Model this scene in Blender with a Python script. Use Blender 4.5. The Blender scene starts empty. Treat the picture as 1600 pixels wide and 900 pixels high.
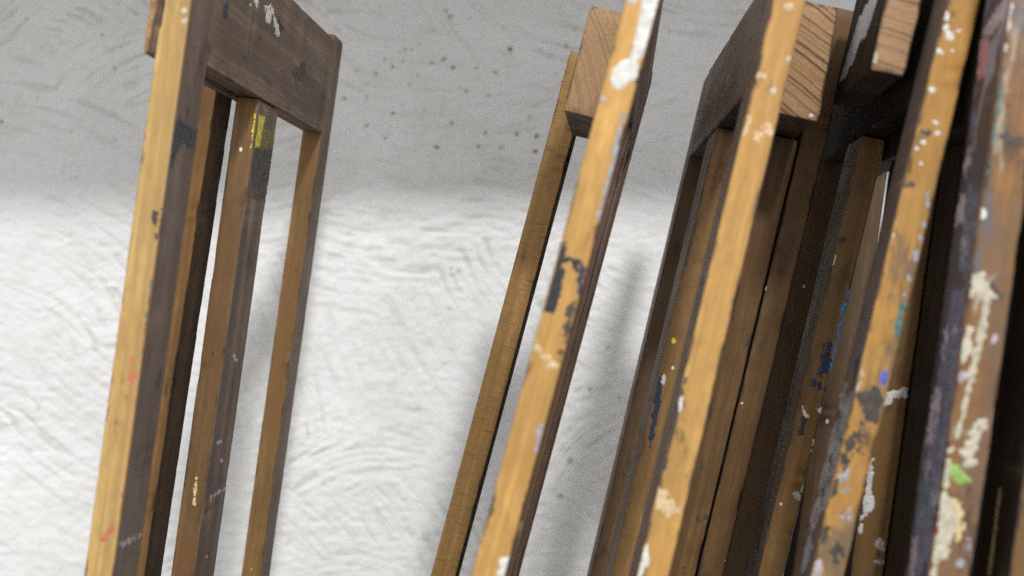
import bpy, bmesh, math, random
import numpy as np
from mathutils import Matrix, Vector

# ------------------------------------------------------------------ camera, world, lamps, exposure
sc = bpy.context.scene
COL = sc.collection
F = 1650.0            # focal length in pixels of a 1600 px wide frame
H = 1.35              # eye height above the floor
WALL_Y = 1.66

cam_d = bpy.data.cameras.new('camera')
cam = bpy.data.objects.new('camera', cam_d)
COL.objects.link(cam)
cam.location = (0, 0, H)
cam.rotation_euler = (math.radians(90), 0, 0)
cam_d.sensor_width = 36.0
cam_d.lens = 36.0 * F / 1600.0
cam_d.clip_start = 0.02
cam_d.clip_end = 60
cam_d.dof.use_dof = True
cam_d.dof.focus_distance = 1.20
cam_d.dof.aperture_fstop = 2.9
sc.camera = cam

world = bpy.data.worlds.new('World')
sc.world = world
world.use_nodes = True
bg = world.node_tree.nodes['Background']
bg.inputs[0].default_value = (0.985, 0.995, 1.0, 1)
bg.inputs[1].default_value = 1.13


def area_lamp(name, loc, target, size, power, color):
    ld = bpy.data.lights.new(name, 'AREA')
    ld.shape = 'DISK'
    ld.size = size
    ld.energy = power
    ld.color = color
    o = bpy.data.objects.new(name, ld)
    COL.objects.link(o)
    o.location = loc
    d = Vector(target) - Vector(loc)
    o.rotation_euler = d.to_track_quat('-Z', 'Y').to_euler()
    return o


area_lamp('key_lamp', (2.5, -8.34, H + 8.0), (-0.05, WALL_Y, H - 0.10), 1.30, 1240, (1.0, 0.998, 0.99))

sc.view_settings.view_transform = 'Standard'
sc.view_settings.look = 'None'
sc.view_settings.exposure = 0.0
sc.view_settings.gamma = 1.0
sc.render.engine = 'CYCLES'
sc.cycles.max_bounces = 6
sc.cycles.use_denoising = False

rng = np.random.default_rng(11)
random.seed(5)


# ------------------------------------------------------------------ node helpers
class NT:
    def __init__(self, name):
        self.m = bpy.data.materials.new(name)
        self.m.use_nodes = True
        self.t = self.m.node_tree
        self.b = self.t.nodes['Principled BSDF']

    def n(self, typ, **kw):
        nd = self.t.nodes.new(typ)
        for k, v in kw.items():
            if k.startswith('i_'):
                key = k[2:]
                key = int(key) if key.isdigit() else key.replace('_', ' ')
                self.put(nd.inputs[key], v)
            else:
                setattr(nd, k, v)
        return nd

    def put(self, sock, v):
        if isinstance(v, bpy.types.NodeSocket):
            self.t.links.new(v, sock)
        else:
            sock.default_value = v

    def math(self, op, a, b=0.0, c=None, clamp=False):
        nd = self.t.nodes.new('ShaderNodeMath')
        nd.operation = op
        nd.use_clamp = clamp
        self.put(nd.inputs[0], a)
        self.put(nd.inputs[1], b)
        if c is not None:
            self.put(nd.inputs[2], c)
        return nd.outputs[0]

    def mix(self, fac, a, b, mode='MIX'):
        nd = self.t.nodes.new('ShaderNodeMix')
        nd.data_type = 'RGBA'
        nd.blend_type = mode
        self.put(nd.inputs[0], fac)
        self.put(nd.inputs[6], a)
        self.put(nd.inputs[7], b)
        return nd.outputs[2]

    def remap(self, v, a, b, c=0.0, d=1.0, smooth=True):
        nd = self.t.nodes.new('ShaderNodeMapRange')
        nd.interpolation_type = 'SMOOTHSTEP' if smooth else 'LINEAR'
        self.put(nd.inputs[0], v)
        for i, x in enumerate((a, b, c, d)):
            nd.inputs[i + 1].default_value = x
        return nd.outputs[0]

    def coords(self, scale, rot=(0, 0, 0)):
        if not hasattr(self, 'tc'):
            self.tc = self.t.nodes.new('ShaderNodeTexCoord')
            self.oi = self.t.nodes.new('ShaderNodeObjectInfo')
            self.rnd = self.math('MULTIPLY', self.oi.outputs['Random'], 37.0)
        mp = self.n('ShaderNodeMapping')
        self.put(mp.inputs[0], self.tc.outputs['Object'])
        mp.inputs['Rotation'].default_value = rot
        mp.inputs['Scale'].default_value = scale
        return mp.outputs[0]

    def noise(self, scale3, detail=4.0, rough=0.6, off=0.0, dist=0.0):
        v = self.coords(scale3)
        nd = self.n('ShaderNodeTexNoise', noise_dimensions='4D')
        self.put(nd.inputs['Vector'], v)
        self.put(nd.inputs['W'], self.math('ADD', self.rnd, off))
        nd.inputs['Scale'].default_value = 1.0
        nd.inputs['Detail'].default_value = detail
        nd.inputs['Roughness'].default_value = rough
        nd.inputs['Distortion'].default_value = dist
        return nd.outputs['Fac']


def c4(r, g, b):
    return (r, g, b, 1.0)


def mul(c, f):
    return (c[0] * f, c[1] * f, c[2] * f, 1.0)


# ------------------------------------------------------------------ wood
def wood(name, col, grime=0.35, grime_col=(0.03, 0.024, 0.02), specks=0.25, fleck=0.0, rough=0.5,
         grain=0.5, blot=0.5, speck_col=(0.66, 0.64, 0.6), film=None, film_amt=0.0, bare=None, spec=0.3, films=()):
    """Old varnished wood, grain along local Z, handled and dirty."""
    w = NT(name)
    long1 = w.noise((260, 260, 5.0), 5, 0.62, 0.0)
    long2 = w.noise((55, 55, 1.2), 3, 0.5, 3.0, 0.4)
    fine = w.noise((900, 900, 45), 3, 0.7, 5.0)
    blotch = w.noise((22, 22, 9), 4, 0.6, 7.0)
    big = w.noise((7, 7, 5), 3, 0.55, 9.0)
    dark = mul(col, 0.50)
    light = mul(col, 1.16)
    c = w.mix(w.remap(long2, 0.30, 0.70), dark if grain > 0.4 else mul(col, 0.8), light)
    g1 = w.remap(long1, 0.36, 0.60, 1.0, 0.0)
    c = w.mix(w.math('MULTIPLY', g1, grain), c, mul(col, 0.40))
    strk = w.noise((95, 95, 1.3), 5, 0.66, 2.0, 0.25)
    c = w.mix(w.remap(strk, 0.49, 0.62, 0.0, 0.38 + grain * 0.6), c, mul(col, 0.46))
    c = w.mix(w.remap(fine, 0.38, 0.66, 0.0, 0.5), c, mul(col, 0.55))
    if fleck > 0:
        fl = w.noise((60, 60, 620), 3, 0.65, 13.0, 0.3)
        c = w.mix(w.remap(fl, 0.50, 0.72, 0.0, fleck), c, mul(col, 0.35))
        fl2 = w.noise((34, 34, 330), 2, 0.5, 17.0)
        c = w.mix(w.remap(fl2, 0.60, 0.78, 0.0, fleck), c, mul(col, 0.22))
    mot = w.noise((170, 170, 60), 6, 0.72, 11.0)
    c = w.mix(w.remap(mot, 0.40, 0.66, 0.0, 0.30 + 0.35 * grime), c, mul(col, 0.45))
    c = w.mix(w.remap(blotch, 0.44, 0.68, 0.0, blot), c, mul(col, 0.40))
    c = w.mix(w.remap(big, 0.46, 0.66, 0.0, blot * 0.8), c, (col[0] * 0.6, col[1] * 0.5, col[2] * 0.45, 1))
    if film is not None:
        fm = w.noise((16, 16, 6), 5, 0.65, 21.0)
        c = w.mix(w.remap(fm, 0.42, 0.66, 0.0, film_amt), c, c4(*film))
    for fi, (fc, fs, lo, hi, amt) in enumerate(films):
        fm = w.noise((fs, fs, fs * 0.28), 6, 0.68, 41.0 + 6 * fi, 0.6)
        c = w.mix(w.remap(fm, lo, hi, 0.0, amt), c, c4(*fc))
    # grime collecting in patches and along the arrises
    edge = w.n('ShaderNodeAttribute', attribute_name='arris').outputs['Fac']
    gn = w.noise((45, 45, 18), 7, 0.7, 23.0)
    ge = w.math('ADD', gn, w.math('MULTIPLY', edge, 0.09))
    gm = w.remap(ge, 0.625 - 0.14 * grime, 0.745 - 0.10 * grime, 0.0, 0.82)
    c = w.mix(gm, c, c4(*grime_col))
    if bare is not None:
        bn = w.noise((60, 60, 9), 5, 0.6, 37.0)
        c = w.mix(w.math('MULTIPLY', w.remap(edge, 0.35, 0.9), w.remap(bn, 0.38, 0.55, 0.0, 0.9)), c, c4(*bare))
    # cross scratches
    scr = w.noise((14, 14, 900), 2, 0.5, 29.0)
    scg = w.noise((9, 9, 11), 2, 0.5, 31.0)
    sm = w.math('MULTIPLY', w.remap(scr, 0.66, 0.74), w.remap(scg, 0.56, 0.66))
    c = w.mix(w.math('MULTIPLY', sm, 0.45), c, mul(col, 1.5))
    # dried paint specks
    v = w.coords((150, 150, 110))
    vo = w.n('ShaderNodeTexVoronoi', voronoi_dimensions='4D')
    w.put(vo.inputs['Vector'], v)
    w.put(vo.inputs['W'], w.rnd)
    vo.inputs['Scale'].default_value = 1.0
    sep = w.n('ShaderNodeSeparateColor')
    w.put(sep.inputs[0], vo.outputs['Color'])
    rad = w.math('MULTIPLY', w.math('SUBTRACT', sep.outputs[0], 1.0 - 0.10 * specks), 4.0 / max(specks, 0.05))
    spm = w.remap(w.math('SUBTRACT', rad, vo.outputs['Distance']), 0.0, 0.08)
    spc = w.mix(w.remap(sep.outputs[1], 0.30, 0.34), c4(0.02, 0.02, 0.025), c4(*speck_col))
    c = w.mix(spm, c, spc)
    w.put(w.b.inputs['Base Color'], c)
    w.put(w.b.inputs['Roughness'], w.remap(blotch, 0.3, 0.7, rough - 0.1, rough + 0.14))
    w.b.inputs['Specular IOR Level'].default_value = spec
    bp = w.n('ShaderNodeBump')
    bp.inputs['Strength'].default_value = 0.55
    bp.inputs['Distance'].default_value = 0.0012
    hgt = w.math('ADD', w.math('MULTIPLY', long1, 0.5), w.math('MULTIPLY', gn, 0.35))
    hgt = w.math('ADD', hgt, w.math('MULTIPLY', spm, 0.5))
    w.put(bp.inputs['Height'], hgt)
    w.put(w.b.inputs['Normal'], bp.outputs[0])
    return w.m


def end_grain(name, col, ring, scale, angle, strength, dist=2.0, rough=0.6):
    """Sawn end of a block: growth rings as slightly curved bands."""
    w = NT(name)
    # the end lies in local X/Z; rotate about Y
    v = w.coords((1, 1, 1), (0, angle, 0))
    sx = w.n('ShaderNodeSeparateXYZ')
    w.put(sx.inputs[0], v)
    bend = w.math('MULTIPLY', w.math('POWER', w.math('ADD', sx.outputs[2], 0.03), 2.0), 1.6 * dist)
    warp = w.math('MULTIPLY', w.math('SUBTRACT', w.noise((34, 34, 34), 3, 0.55, 2.0), 0.5), 0.005)
    dd = w.math('ADD', w.math('ADD', sx.outputs[0], bend), warp)
    rn = w.n('ShaderNodeTexNoise', noise_dimensions='1D')
    w.put(rn.inputs['W'], w.math('MULTIPLY', dd, scale * 6.0))
    rn.inputs['Scale'].default_value = 1.0
    rn.inputs['Detail'].default_value = 1.5
    rn.inputs['Roughness'].default_value = 0.5
    ringf = rn.outputs['Fac']
    nz = w.noise((420, 420, 420), 4, 0.65)
    pores = w.noise((1500, 1500, 1500), 2, 0.6, 4.0)
    c = w.mix(w.remap(nz, 0.3, 0.7), mul(col, 0.80), mul(col, 1.15))
    c = w.mix(w.math('MULTIPLY', w.remap(ringf, 0.50, 0.66, 0.0, strength), w.remap(nz, 0.25, 0.6, 0.45, 1.0)), c, c4(*ring))
    c = w.mix(w.remap(pores, 0.52, 0.68, 0.0, 0.45), c, mul(col, 0.45))
    edge = w.n('ShaderNodeAttribute', attribute_name='arris').outputs['Fac']
    gn = w.noise((60, 60, 40), 6, 0.7, 9.0)
    gm = w.remap(w.math('ADD', gn, w.math('MULTIPLY', edge, 0.2)), 0.62, 0.80, 0.0, 0.75)
    c = w.mix(gm, c, c4(0.05, 0.035, 0.025))
    w.put(w.b.inputs['Base Color'], c)
    w.b.inputs['Roughness'].default_value = rough
    w.b.inputs['Specular IOR Level'].default_value = 0.3
    bp = w.n('ShaderNodeBump')
    bp.inputs['Strength'].default_value = 0.5
    bp.inputs['Distance'].default_value = 0.0008
    w.put(bp.inputs['Height'], w.math('ADD', ringf, nz))
    w.put(w.b.inputs['Normal'], bp.outputs[0])
    return w.m


def paint(name, col, rough=0.45, var=0.25):
    w = NT(name)
    a = w.noise((160, 160, 160), 5, 0.65)
    b = w.noise((420, 420, 90), 3, 0.6, 5.0)
    c = w.mix(w.remap(a, 0.3, 0.7), mul(col, 1.0 - var), mul(col, 1.0 + 0.3 * var))
    c = w.mix(w.remap(b, 0.55, 0.75, 0, 0.5 * var + 0.15), c, (col[0] * 0.55, col[1] * 0.5, col[2] * 0.45, 1))
    w.put(w.b.inputs['Base Color'], c)
    w.b.inputs['Roughness'].default_value = rough
    bp = w.n('ShaderNodeBump')
    bp.inputs['Strength'].default_value = 0.6
    bp.inputs['Distance'].default_value = 0.001
    w.put(bp.inputs['Height'], w.math('ADD', a, b))
    w.put(w.b.inputs['Normal'], bp.outputs[0])
    return w.m


# ------------------------------------------------------------------ wall: hand brushed plaster as real relief
def grid_lines(lo, hi, step, out_lo, out_hi, n_out):
    core = np.arange(lo, hi + step * 0.5, step)
    a = lo - (lo - out_lo) * (np.linspace(1, 0, n_out + 1)[:-1]) ** 2
    b = hi + (out_hi - hi) * (np.linspace(0, 1, n_out + 1)[1:]) ** 2
    return np.concatenate([a, core, b])


def value_noise(x, z, freq, seed):
    r = np.random.default_rng(seed)
    T = 64
    tab = r.random((T, T)) * 2 - 1
    fx, fz = x * freq + 500.3, z * freq + 500.7
    ix, iz = np.floor(fx).astype(int), np.floor(fz).astype(int)
    tx, tz = fx - ix, fz - iz
    tx = tx * tx * (3 - 2 * tx)
    tz = tz * tz * (3 - 2 * tz)
    g = lambda i, j: tab[i % T, j % T]
    return (g(ix, iz) * (1 - tx) + g(ix + 1, iz) * tx) * (1 - tz) + (g(ix, iz + 1) * (1 - tx) + g(ix + 1, iz + 1) * tx) * tz


def box_blur(a, k):
    for ax in (0, 1):
        a = sum(np.roll(a, s, ax) for s in range(-k, k + 1)) / (2 * k + 1)
    return a


def build_wall():
    ST = 0.0021
    xs = grid_lines(-1.12, 1.12, ST, -3.2, 3.2, 10)
    zs = grid_lines(-0.62, 0.56, ST, -H - 0.02, 1.4, 10)
    NX, NZ = len(xs), len(zs)
    X, Z = np.meshgrid(xs, zs, indexing='ij')
    # stroke direction: overlapping arm's-length sweeps, each an arc of its own
    wx = X + 0.035 * value_noise(X, Z, 9, 3) + 0.012 * value_noise(X, Z, 30, 5)
    wz = Z + 0.035 * value_noise(X, Z, 9, 4) + 0.012 * value_noise(X, Z, 30, 6)
    best = np.full(X.shape, 9.0)
    dx, dz = np.ones(X.shape), np.zeros(X.shape)
    for i in range(95):
        cx, cz = rng.uniform(-1.25, 1.25), rng.uniform(-0.7, 0.65)
        st = rng.uniform(0.6, 1.5)
        d = np.hypot((wx - cx) * 0.75, (wz - cz) * 1.25) * st
        base = rng.normal(-0.15, 0.42)
        rr = rng.uniform(0.16, 0.55) * rng.choice([-1, 1])
        ox, oz = cx - rr * math.sin(base), cz + rr * math.cos(base)
        tx, tz = -(Z - oz), (X - ox)
        tl = np.hypot(tx, tz) + 1e-6
        m_ = d < best
        best = np.where(m_, d, best)
        dx = np.where(m_, tx / tl, dx)
        dz = np.where(m_, tz / tl, dz)
    src = rng.standard_normal((NX, NZ))
    src = src + 0.9 * box_blur(rng.standard_normal((NX, NZ)), 1) * 3
    acc = src.copy()
    wsum = np.ones((NX, NZ))
    I, J = np.meshgrid(np.arange(NX, dtype=np.float32), np.arange(NZ, dtype=np.float32), indexing='ij')
    for sgn in (1, -1):
        px, pz = I.copy(), J.copy()
        for k in range(20):
            ii = np.clip(np.rint(px).astype(np.int32), 0, NX - 1)
            jj = np.clip(np.rint(pz).astype(np.int32), 0, NZ - 1)
            px += sgn * dx[ii, jj]
            pz += sgn * dz[ii, jj]
            ii = np.clip(np.rint(px).astype(np.int32), 0, NX - 1)
            jj = np.clip(np.rint(pz).astype(np.int32), 0, NZ - 1)
            wt = 1.0 - k / 21.0
            acc += wt * src[ii, jj]
            wsum += wt
    lic = acc / wsum
    lic = box_blur(lic, 1)
    lic -= box_blur(lic, 9)
    lic /= lic.std()
    lic = np.clip(lic, -2.4, 2.4)
    lic = np.where(lic > 0, lic * 0.75, lic * 1.2)
    patch = 0.45 + 0.75 * np.clip(value_noise(X, Z, 7, 8) + 0.5 + 0.4 * value_noise(X, Z, 17, 81), 0, 1.3)
    h = 0.00027 * lic * patch
    # lumps of the plaster itself, squashed along the sweep
    h += 0.0022 * value_noise(X, Z, 5, 9) + 0.0011 * value_noise(X, Z, 15, 10) + 0.0006 * value_noise(X, Z * 1.5, 34, 12)
    lump = value_noise(X + 0.006 * dz, Z * 1.7, 75, 13)
    h += 0.00075 * lump * (0.4 + patch * 0.7) + 0.00026 * value_noise(X, Z, 170, 14)
    ridge = 1 - np.abs(value_noise(wx, wz * 1.9, 26, 15))
    h += 0.0007 * np.clip(ridge - 0.80, 0, 1) / 0.2 * (value_noise(X, Z, 9, 16) > 0.05)
    dirt = np.zeros((NX, NZ))
    # short lumps and torn crescents left by the float
    for i in range(260):
        cx, cz = rng.uniform(-1.1, 1.1), rng.uniform(-0.6, 0.5)
        a0 = rng.uniform(-0.7, 0.7)
        L, Wd = rng.uniform(0.006, 0.016), rng.uniform(0.0022, 0.004)
        i0, i1 = np.searchsorted(xs, [cx - 0.05, cx + 0.05])
        j0, j1 = np.searchsorted(zs, [cz - 0.05, cz + 0.05])
        xx, zz = X[i0:i1, j0:j1] - cx, Z[i0:i1, j0:j1] - cz
        u = xx * math.cos(a0) + zz * math.sin(a0)
        v = -xx * math.sin(a0) + zz * math.cos(a0) + 18 * u * u * rng.choice([-1, 1])
        g = np.exp(-(u / L) ** 2 - (v / Wd) ** 2)
        h[i0:i1, j0:j1] += rng.choice([-1, 1, 1]) * rng.uniform(0.0005, 0.0014) * g
    # brown-green pits in the plaster, measured one by one, and finer ones scattered between them
    pits = [(797, 77, 9, 1.), (758, 208, 7, .8), (807, 210, 8, .9), (838, 213, 7, .9), (836, 237, 9, 1.), (682, 230, 8, .85),
            (614, 177, 7, .8), (572, 197, 9, .5), (602, 216, 6, .6), (614, 104, 8, .7), (630, 96, 6, .7), (694, 92, 10, .7),
            (708, 106, 9, .8), (729, 142, 8, .6), (764, 150, 7, .5), (633, 77, 7, .6), (644, 77, 6, .6), (675, 98, 9, .5),
            (774, 113, 8, .5), (843, 78, 6, .5), (885, 71, 7, .5), (745, 106, 7, .5), (538, 153, 8, .6), (573, 151, 8, .4),
            (587, 114, 8, .5), (557, 111, 7, .4), (640, 132, 6, .5), (653, 117, 6, .4), (704, 26, 9, .5), (697, 17, 7, .5),
            (828, 182, 7, .6), (720, 64, 5, .5), (706, 192, 8, .5), (748, 229, 8, .5), (784, 231, 9, .5), (787, 44, 6, .4),
            (60, 152, 5, .5), (180, 107, 6, .45), (180, 218, 6, .5), (112, 205, 5, .5), (3, 190, 8, .8), (160, 55, 7, .4), (95, 66, 5, .4),
            (1045, 50, 7, .5), (1087, 200, 9, .5), (950, 543, 9, .5), (922, 608, 10, .6), (968, 622, 8, .4), (890, 720, 12, .5), (876, 775, 9, .5),
            (735, 391, 6, .35), (716, 424, 9, .4), (705, 420, 6, .4), (702, 482, 8, .3), (620, 451, 5, .35), (30, 370, 5, .3), (60, 640, 14, .25)]
    for i in range(130):
        pits.append((rng.uniform(-40, 1100), abs(rng.normal(0, 130)), rng.uniform(3, 6), rng.uniform(0.12, 0.4)))
    for px, py, sz, st in pits:
        cx, cz = (px - 800) / F * WALL_Y, (450 - py) / F * WALL_Y
        r = sz / F * WALL_Y * 0.48
        i0, i1 = np.searchsorted(xs, [cx - 0.03, cx + 0.03])
        j0, j1 = np.searchsorted(zs, [cz - 0.03, cz + 0.03])
        if i1 <= i0 or j1 <= j0:
            continue
        a0 = rng.uniform(0, 3.1)
        xx, zz = X[i0:i1, j0:j1] - cx, Z[i0:i1, j0:j1] - cz
        u = xx * math.cos(a0) + zz * math.sin(a0)
        v = (-xx * math.sin(a0) + zz * math.cos(a0)) * rng.uniform(1.0, 1.7)
        wob = 1 + 0.35 * value_noise(xx + cx, zz + cz, 260, 77)
        g = np.exp(-((np.hypot(u, v) / (r * wob)) ** 3))
        dirt[i0:i1, j0:j1] = np.maximum(dirt[i0:i1, j0:j1], st * g)
        h[i0:i1, j0:j1] -= 0.0014 * st * g
    groove = np.clip(-lic - 0.5 - 0.5 * lump, 0, 1.6) / 1.6 * patch
    co = np.stack([X, WALL_Y - h, Z + H], -1).reshape(-1, 3).astype(np.float32)
    idx = (np.arange(NX)[:, None] * NZ + np.arange(NZ)[None, :])
    q = np.stack([idx[:-1, :-1], idx[1:, :-1], idx[1:, 1:], idx[:-1, 1:]], -1).reshape(-1, 4)
    me = bpy.data.meshes.new('wall')
    me.vertices.add(len(co))
    me.vertices.foreach_set('co', co.ravel())
    me.loops.add(q.size)
    me.loops.foreach_set('vertex_index', q.ravel().astype(np.int32))
    me.polygons.add(len(q))
    me.polygons.foreach_set('loop_start', np.arange(0, q.size, 4, dtype=np.int32))
    me.polygons.foreach_set('loop_total', np.full(len(q), 4, np.int32))
    me.polygons.foreach_set('use_smooth', np.ones(len(q), bool))
    for nm, arr in (('pit', dirt), ('groove', groove)):
        at = me.attributes.new(nm, 'FLOAT', 'POINT')
        at.data.foreach_set('value', arr.ravel().astype(np.float32))
    me.update()
    me.validate()
    o = bpy.data.objects.new('wall', me)
    COL.objects.link(o)
    o['kind'] = 'structure'
    w = NT('brushed_plaster')
    n1 = w.noise((5, 5, 5), 5, 0.6)
    n2 = w.noise((40, 40, 40), 5, 0.65, 4.0)
    n3 = w.noise((420, 420, 420), 3, 0.6, 8.0)
    c = w.mix(w.remap(n1, 0.3, 0.7), c4(0.70, 0.70, 0.695), c4(0.775, 0.775, 0.77))
    c = w.mix(w.remap(n2, 0.52, 0.75, 0, 0.35), c, c4(0.60, 0.59, 0.57))
    n4 = w.noise((9, 9, 14), 6, 0.65, 15.0)
    c = w.mix(w.remap(n4, 0.48, 0.72, 0, 0.30), c, c4(0.56, 0.535, 0.49))
    gr = w.n('ShaderNodeAttribute', attribute_name='groove').outputs['Fac']
    c = w.mix(w.math('MULTIPLY', gr, 0.30), c, c4(0.40, 0.39, 0.37))
    pt = w.n('ShaderNodeAttribute', attribute_name='pit').outputs['Fac']
    c = w.mix(w.math('MINIMUM', w.math('MULTIPLY', pt, 1.05), 0.92), c, c4(0.12, 0.105, 0.062))
    w.put(w.b.inputs['Base Color'], c)
    w.b.inputs['Roughness'].default_value = 0.82
    w.b.inputs['Specular IOR Level'].default_value = 0.2
    bp = w.n('ShaderNodeBump')
    bp.inputs['Strength'].default_value = 0.5
    bp.inputs['Distance'].default_value = 0.0008
    w.put(bp.inputs['Height'], w.math('ADD', n3, n2))
    w.put(w.b.inputs['Normal'], bp.outputs[0])
    me.materials.append(w.m)
    return o, w.m


wall, plaster = build_wall()


def simple_box(name, lo, hi, mat, parent=None):
    bm = bmesh.new()
    bmesh.ops.create_cube(bm, size=1)
    for v in bm.verts:
        v.co = Vector([lo[i] + (v.co[i] + 0.5) * (hi[i] - lo[i]) for i in range(3)])
    me = bpy.data.meshes.new(name)
    bm.to_mesh(me)
    bm.free()
    me.materials.append(mat)
    o = bpy.data.objects.new(name, me)
    COL.objects.link(o)
    o.parent = parent
    return o


# unseen overhead slab, added to block the lamp and shade the wall's top
BLOCKER_Z = H + 0.565
BLOCKER_D = 0.56
simple_box('shade_blocker', (-3.2, WALL_Y - BLOCKER_D, BLOCKER_Z), (3.2, WALL_Y - 0.004, BLOCKER_Z + 0.12), plaster, wall)

wf = NT('floor_boards')
fn = wf.noise((3, 3, 3), 5, 0.6)
wf.put(wf.b.inputs['Base Color'], wf.mix(fn, c4(0.14, 0.12, 0.10), c4(0.24, 0.21, 0.18)))
wf.b.inputs['Roughness'].default_value = 0.7
floor = simple_box('floor', (-3.2, -2.5, -0.1), (3.2, WALL_Y + 0.02, 0.0), wf.m)
floor['kind'] = 'structure'

# ------------------------------------------------------------------ materials of the easels
GOLD = wood('golden_pine', (0.66, 0.375, 0.112), grime=0.40, specks=0.12, grain=0.34, blot=0.45, rough=0.48)
GOLD_DULL = wood('dull_golden_pine', (0.62, 0.40, 0.145), grime=0.42, specks=0.1, grain=0.28, blot=0.45, rough=0.5)
FLECK = wood('flecked_beech', (0.37, 0.205, 0.062), grime=0.2, specks=0.1, grain=0.25, blot=0.45, fleck=1.0, rough=0.5)
BROWN = wood('brown_beech', (0.30, 0.165, 0.055), grime=0.45, specks=0.3, grain=0.5, blot=0.55, fleck=0.3, rough=0.5)
ORANGE = wood('orange_beech', (0.36, 0.19, 0.058), grime=0.35, specks=0.25, grain=0.4, blot=0.5, fleck=0.25, rough=0.5)
UMBER = wood('umber_beech', (0.21, 0.112, 0.040), grime=0.5, specks=0.2, grain=0.5, blot=0.55, fleck=0.25, rough=0.55)
DEEP = wood('dark_brown_beech', (0.17, 0.10, 0.048), grime=0.5, specks=0.3, grain=0.5, blot=0.5, fleck=0.25, rough=0.52)
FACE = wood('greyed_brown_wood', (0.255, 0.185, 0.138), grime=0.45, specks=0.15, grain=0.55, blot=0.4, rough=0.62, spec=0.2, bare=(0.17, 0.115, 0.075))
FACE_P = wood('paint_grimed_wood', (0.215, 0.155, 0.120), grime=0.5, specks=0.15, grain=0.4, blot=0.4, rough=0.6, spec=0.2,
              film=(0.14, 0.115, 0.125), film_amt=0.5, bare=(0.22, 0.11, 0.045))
FACE_D = wood('shade_dark_wood', (0.062, 0.044, 0.031), grime=0.6, specks=0.1, grain=0.5, blot=0.4, rough=0.75, spec=0.1)  # dark version of FACE: shade between the easels put into the colour
INK = wood('shade_black_wood', (0.034, 0.025, 0.019), grime=0.6, specks=0.1, grain=0.5, blot=0.4, rough=0.8, spec=0.06)  # near-black version: deep shade inside the packed row put into the colour
SHADE = wood('shade_brown_wood', (0.17, 0.115, 0.075), grime=0.5, specks=0.1, grain=0.5, blot=0.4, rough=0.7, spec=0.15)  # brown version: shade on recessed sides and undersides put into the colour
RED = wood('reddish_brown_wood', (0.15, 0.075, 0.042), grime=0.5, specks=0.2, grain=0.5, blot=0.4, rough=0.45)
FACE_5 = wood('heavily_smeared_wood', (0.15, 0.10, 0.075), grime=0.5, specks=0.2, grain=0.3, blot=0.4, rough=0.6, spec=0.2, bare=(0.34, 0.15, 0.05),
              films=(((0.075, 0.075, 0.10), 24, 0.42, 0.56, 0.8), ((0.30, 0.28, 0.31), 34, 0.55, 0.64, 0.75), ((0.04, 0.045, 0.075), 28, 0.54, 0.62, 0.8), ((0.42, 0.40, 0.40), 52, 0.62, 0.68, 0.7)))
EDGE_5 = wood('daubed_wood', (0.30, 0.150, 0.052), grime=0.7, specks=0.3, grain=0.35, blot=0.6, rough=0.5,
              films=(((0.15, 0.095, 0.06), 20, 0.43, 0.58, 0.7), ((0.40, 0.36, 0.28), 40, 0.57, 0.64, 0.65), ((0.06, 0.05, 0.05), 30, 0.54, 0.61, 0.75), ((0.10, 0.11, 0.14), 34, 0.57, 0.63, 0.7)))
EDGE_4 = wood('smudged_golden_pine', (0.58, 0.318, 0.082), grime=0.6, specks=0.35, grain=0.30, blot=0.5, rough=0.48,
              films=(((0.10, 0.08, 0.065), 26, 0.52, 0.62, 0.75), ((0.45, 0.41, 0.36), 46, 0.63, 0.69, 0.55)))
FACE_4 = wood('smudged_dark_wood', (0.20, 0.14, 0.11), grime=0.5, specks=0.15, grain=0.4, blot=0.4, rough=0.6, spec=0.2, bare=(0.22, 0.12, 0.06),
              films=(((0.10, 0.085, 0.105), 22, 0.45, 0.60, 0.6), ((0.26, 0.26, 0.28), 40, 0.60, 0.67, 0.55)))
END1 = end_grain('end_grain_fine', (0.33, 0.20, 0.100), (0.15, 0.085, 0.044), 62, 0.28, 0.6, 1.0)
END2 = end_grain('end_grain_bold', (0.36, 0.205, 0.094), (0.06, 0.032, 0.018), 42, 1.07, 1.0, 0.4)
END3 = end_grain('end_grain_level', (0.35, 0.205, 0.105), (0.10, 0.055, 0.032), 36, 1.40, 0.7, 0.6)
CUT = wood('sawn_end', (0.34, 0.19, 0.07), grime=0.5, specks=0.1, grain=0.3, blot=0.5)
IRON = NT('dull_iron')
IRON.b.inputs['Metallic'].default_value = 0.9
IRON.b.inputs['Base Color'].default_value = c4(0.28, 0.27, 0.26)
IRON.put(IRON.b.inputs['Roughness'], IRON.remap(IRON.noise((300, 300, 300), 4), 0.3, 0.7, 0.35, 0.6))
IRON = IRON.m

P_WHITE = paint('dried_white_paint', (0.66, 0.645, 0.60), 0.5, 0.2)
P_CREAM = paint('dried_cream_paint', (0.50, 0.46, 0.35), 0.5, 0.35)
P_BLACK = paint('dried_black_paint', (0.018, 0.018, 0.022), 0.4, 0.3)
P_YELLOW = paint('dried_yellow_paint', (0.66, 0.56, 0.02), 0.4, 0.2)
P_OLIVE = paint('yellow_smeared_dirt', (0.20, 0.165, 0.035), 0.6, 0.4)
P_BLUE = paint('dried_blue_paint', (0.05, 0.22, 0.48), 0.4, 0.35)
P_NAVY = paint('dried_navy_paint', (0.012, 0.022, 0.07), 0.45, 0.4)
P_VIOLET = paint('dried_violet_paint', (0.17, 0.165, 0.225), 0.55, 0.5)
P_GREY = paint('chalky_grey_paint', (0.34, 0.34, 0.36), 0.7, 0.4)
P_CHALK = paint('white_chalk', (0.58, 0.58, 0.60), 0.9, 0.4)
P_PINK = paint('dried_pink_paint', (0.50, 0.24, 0.26), 0.5, 0.3)
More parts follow.
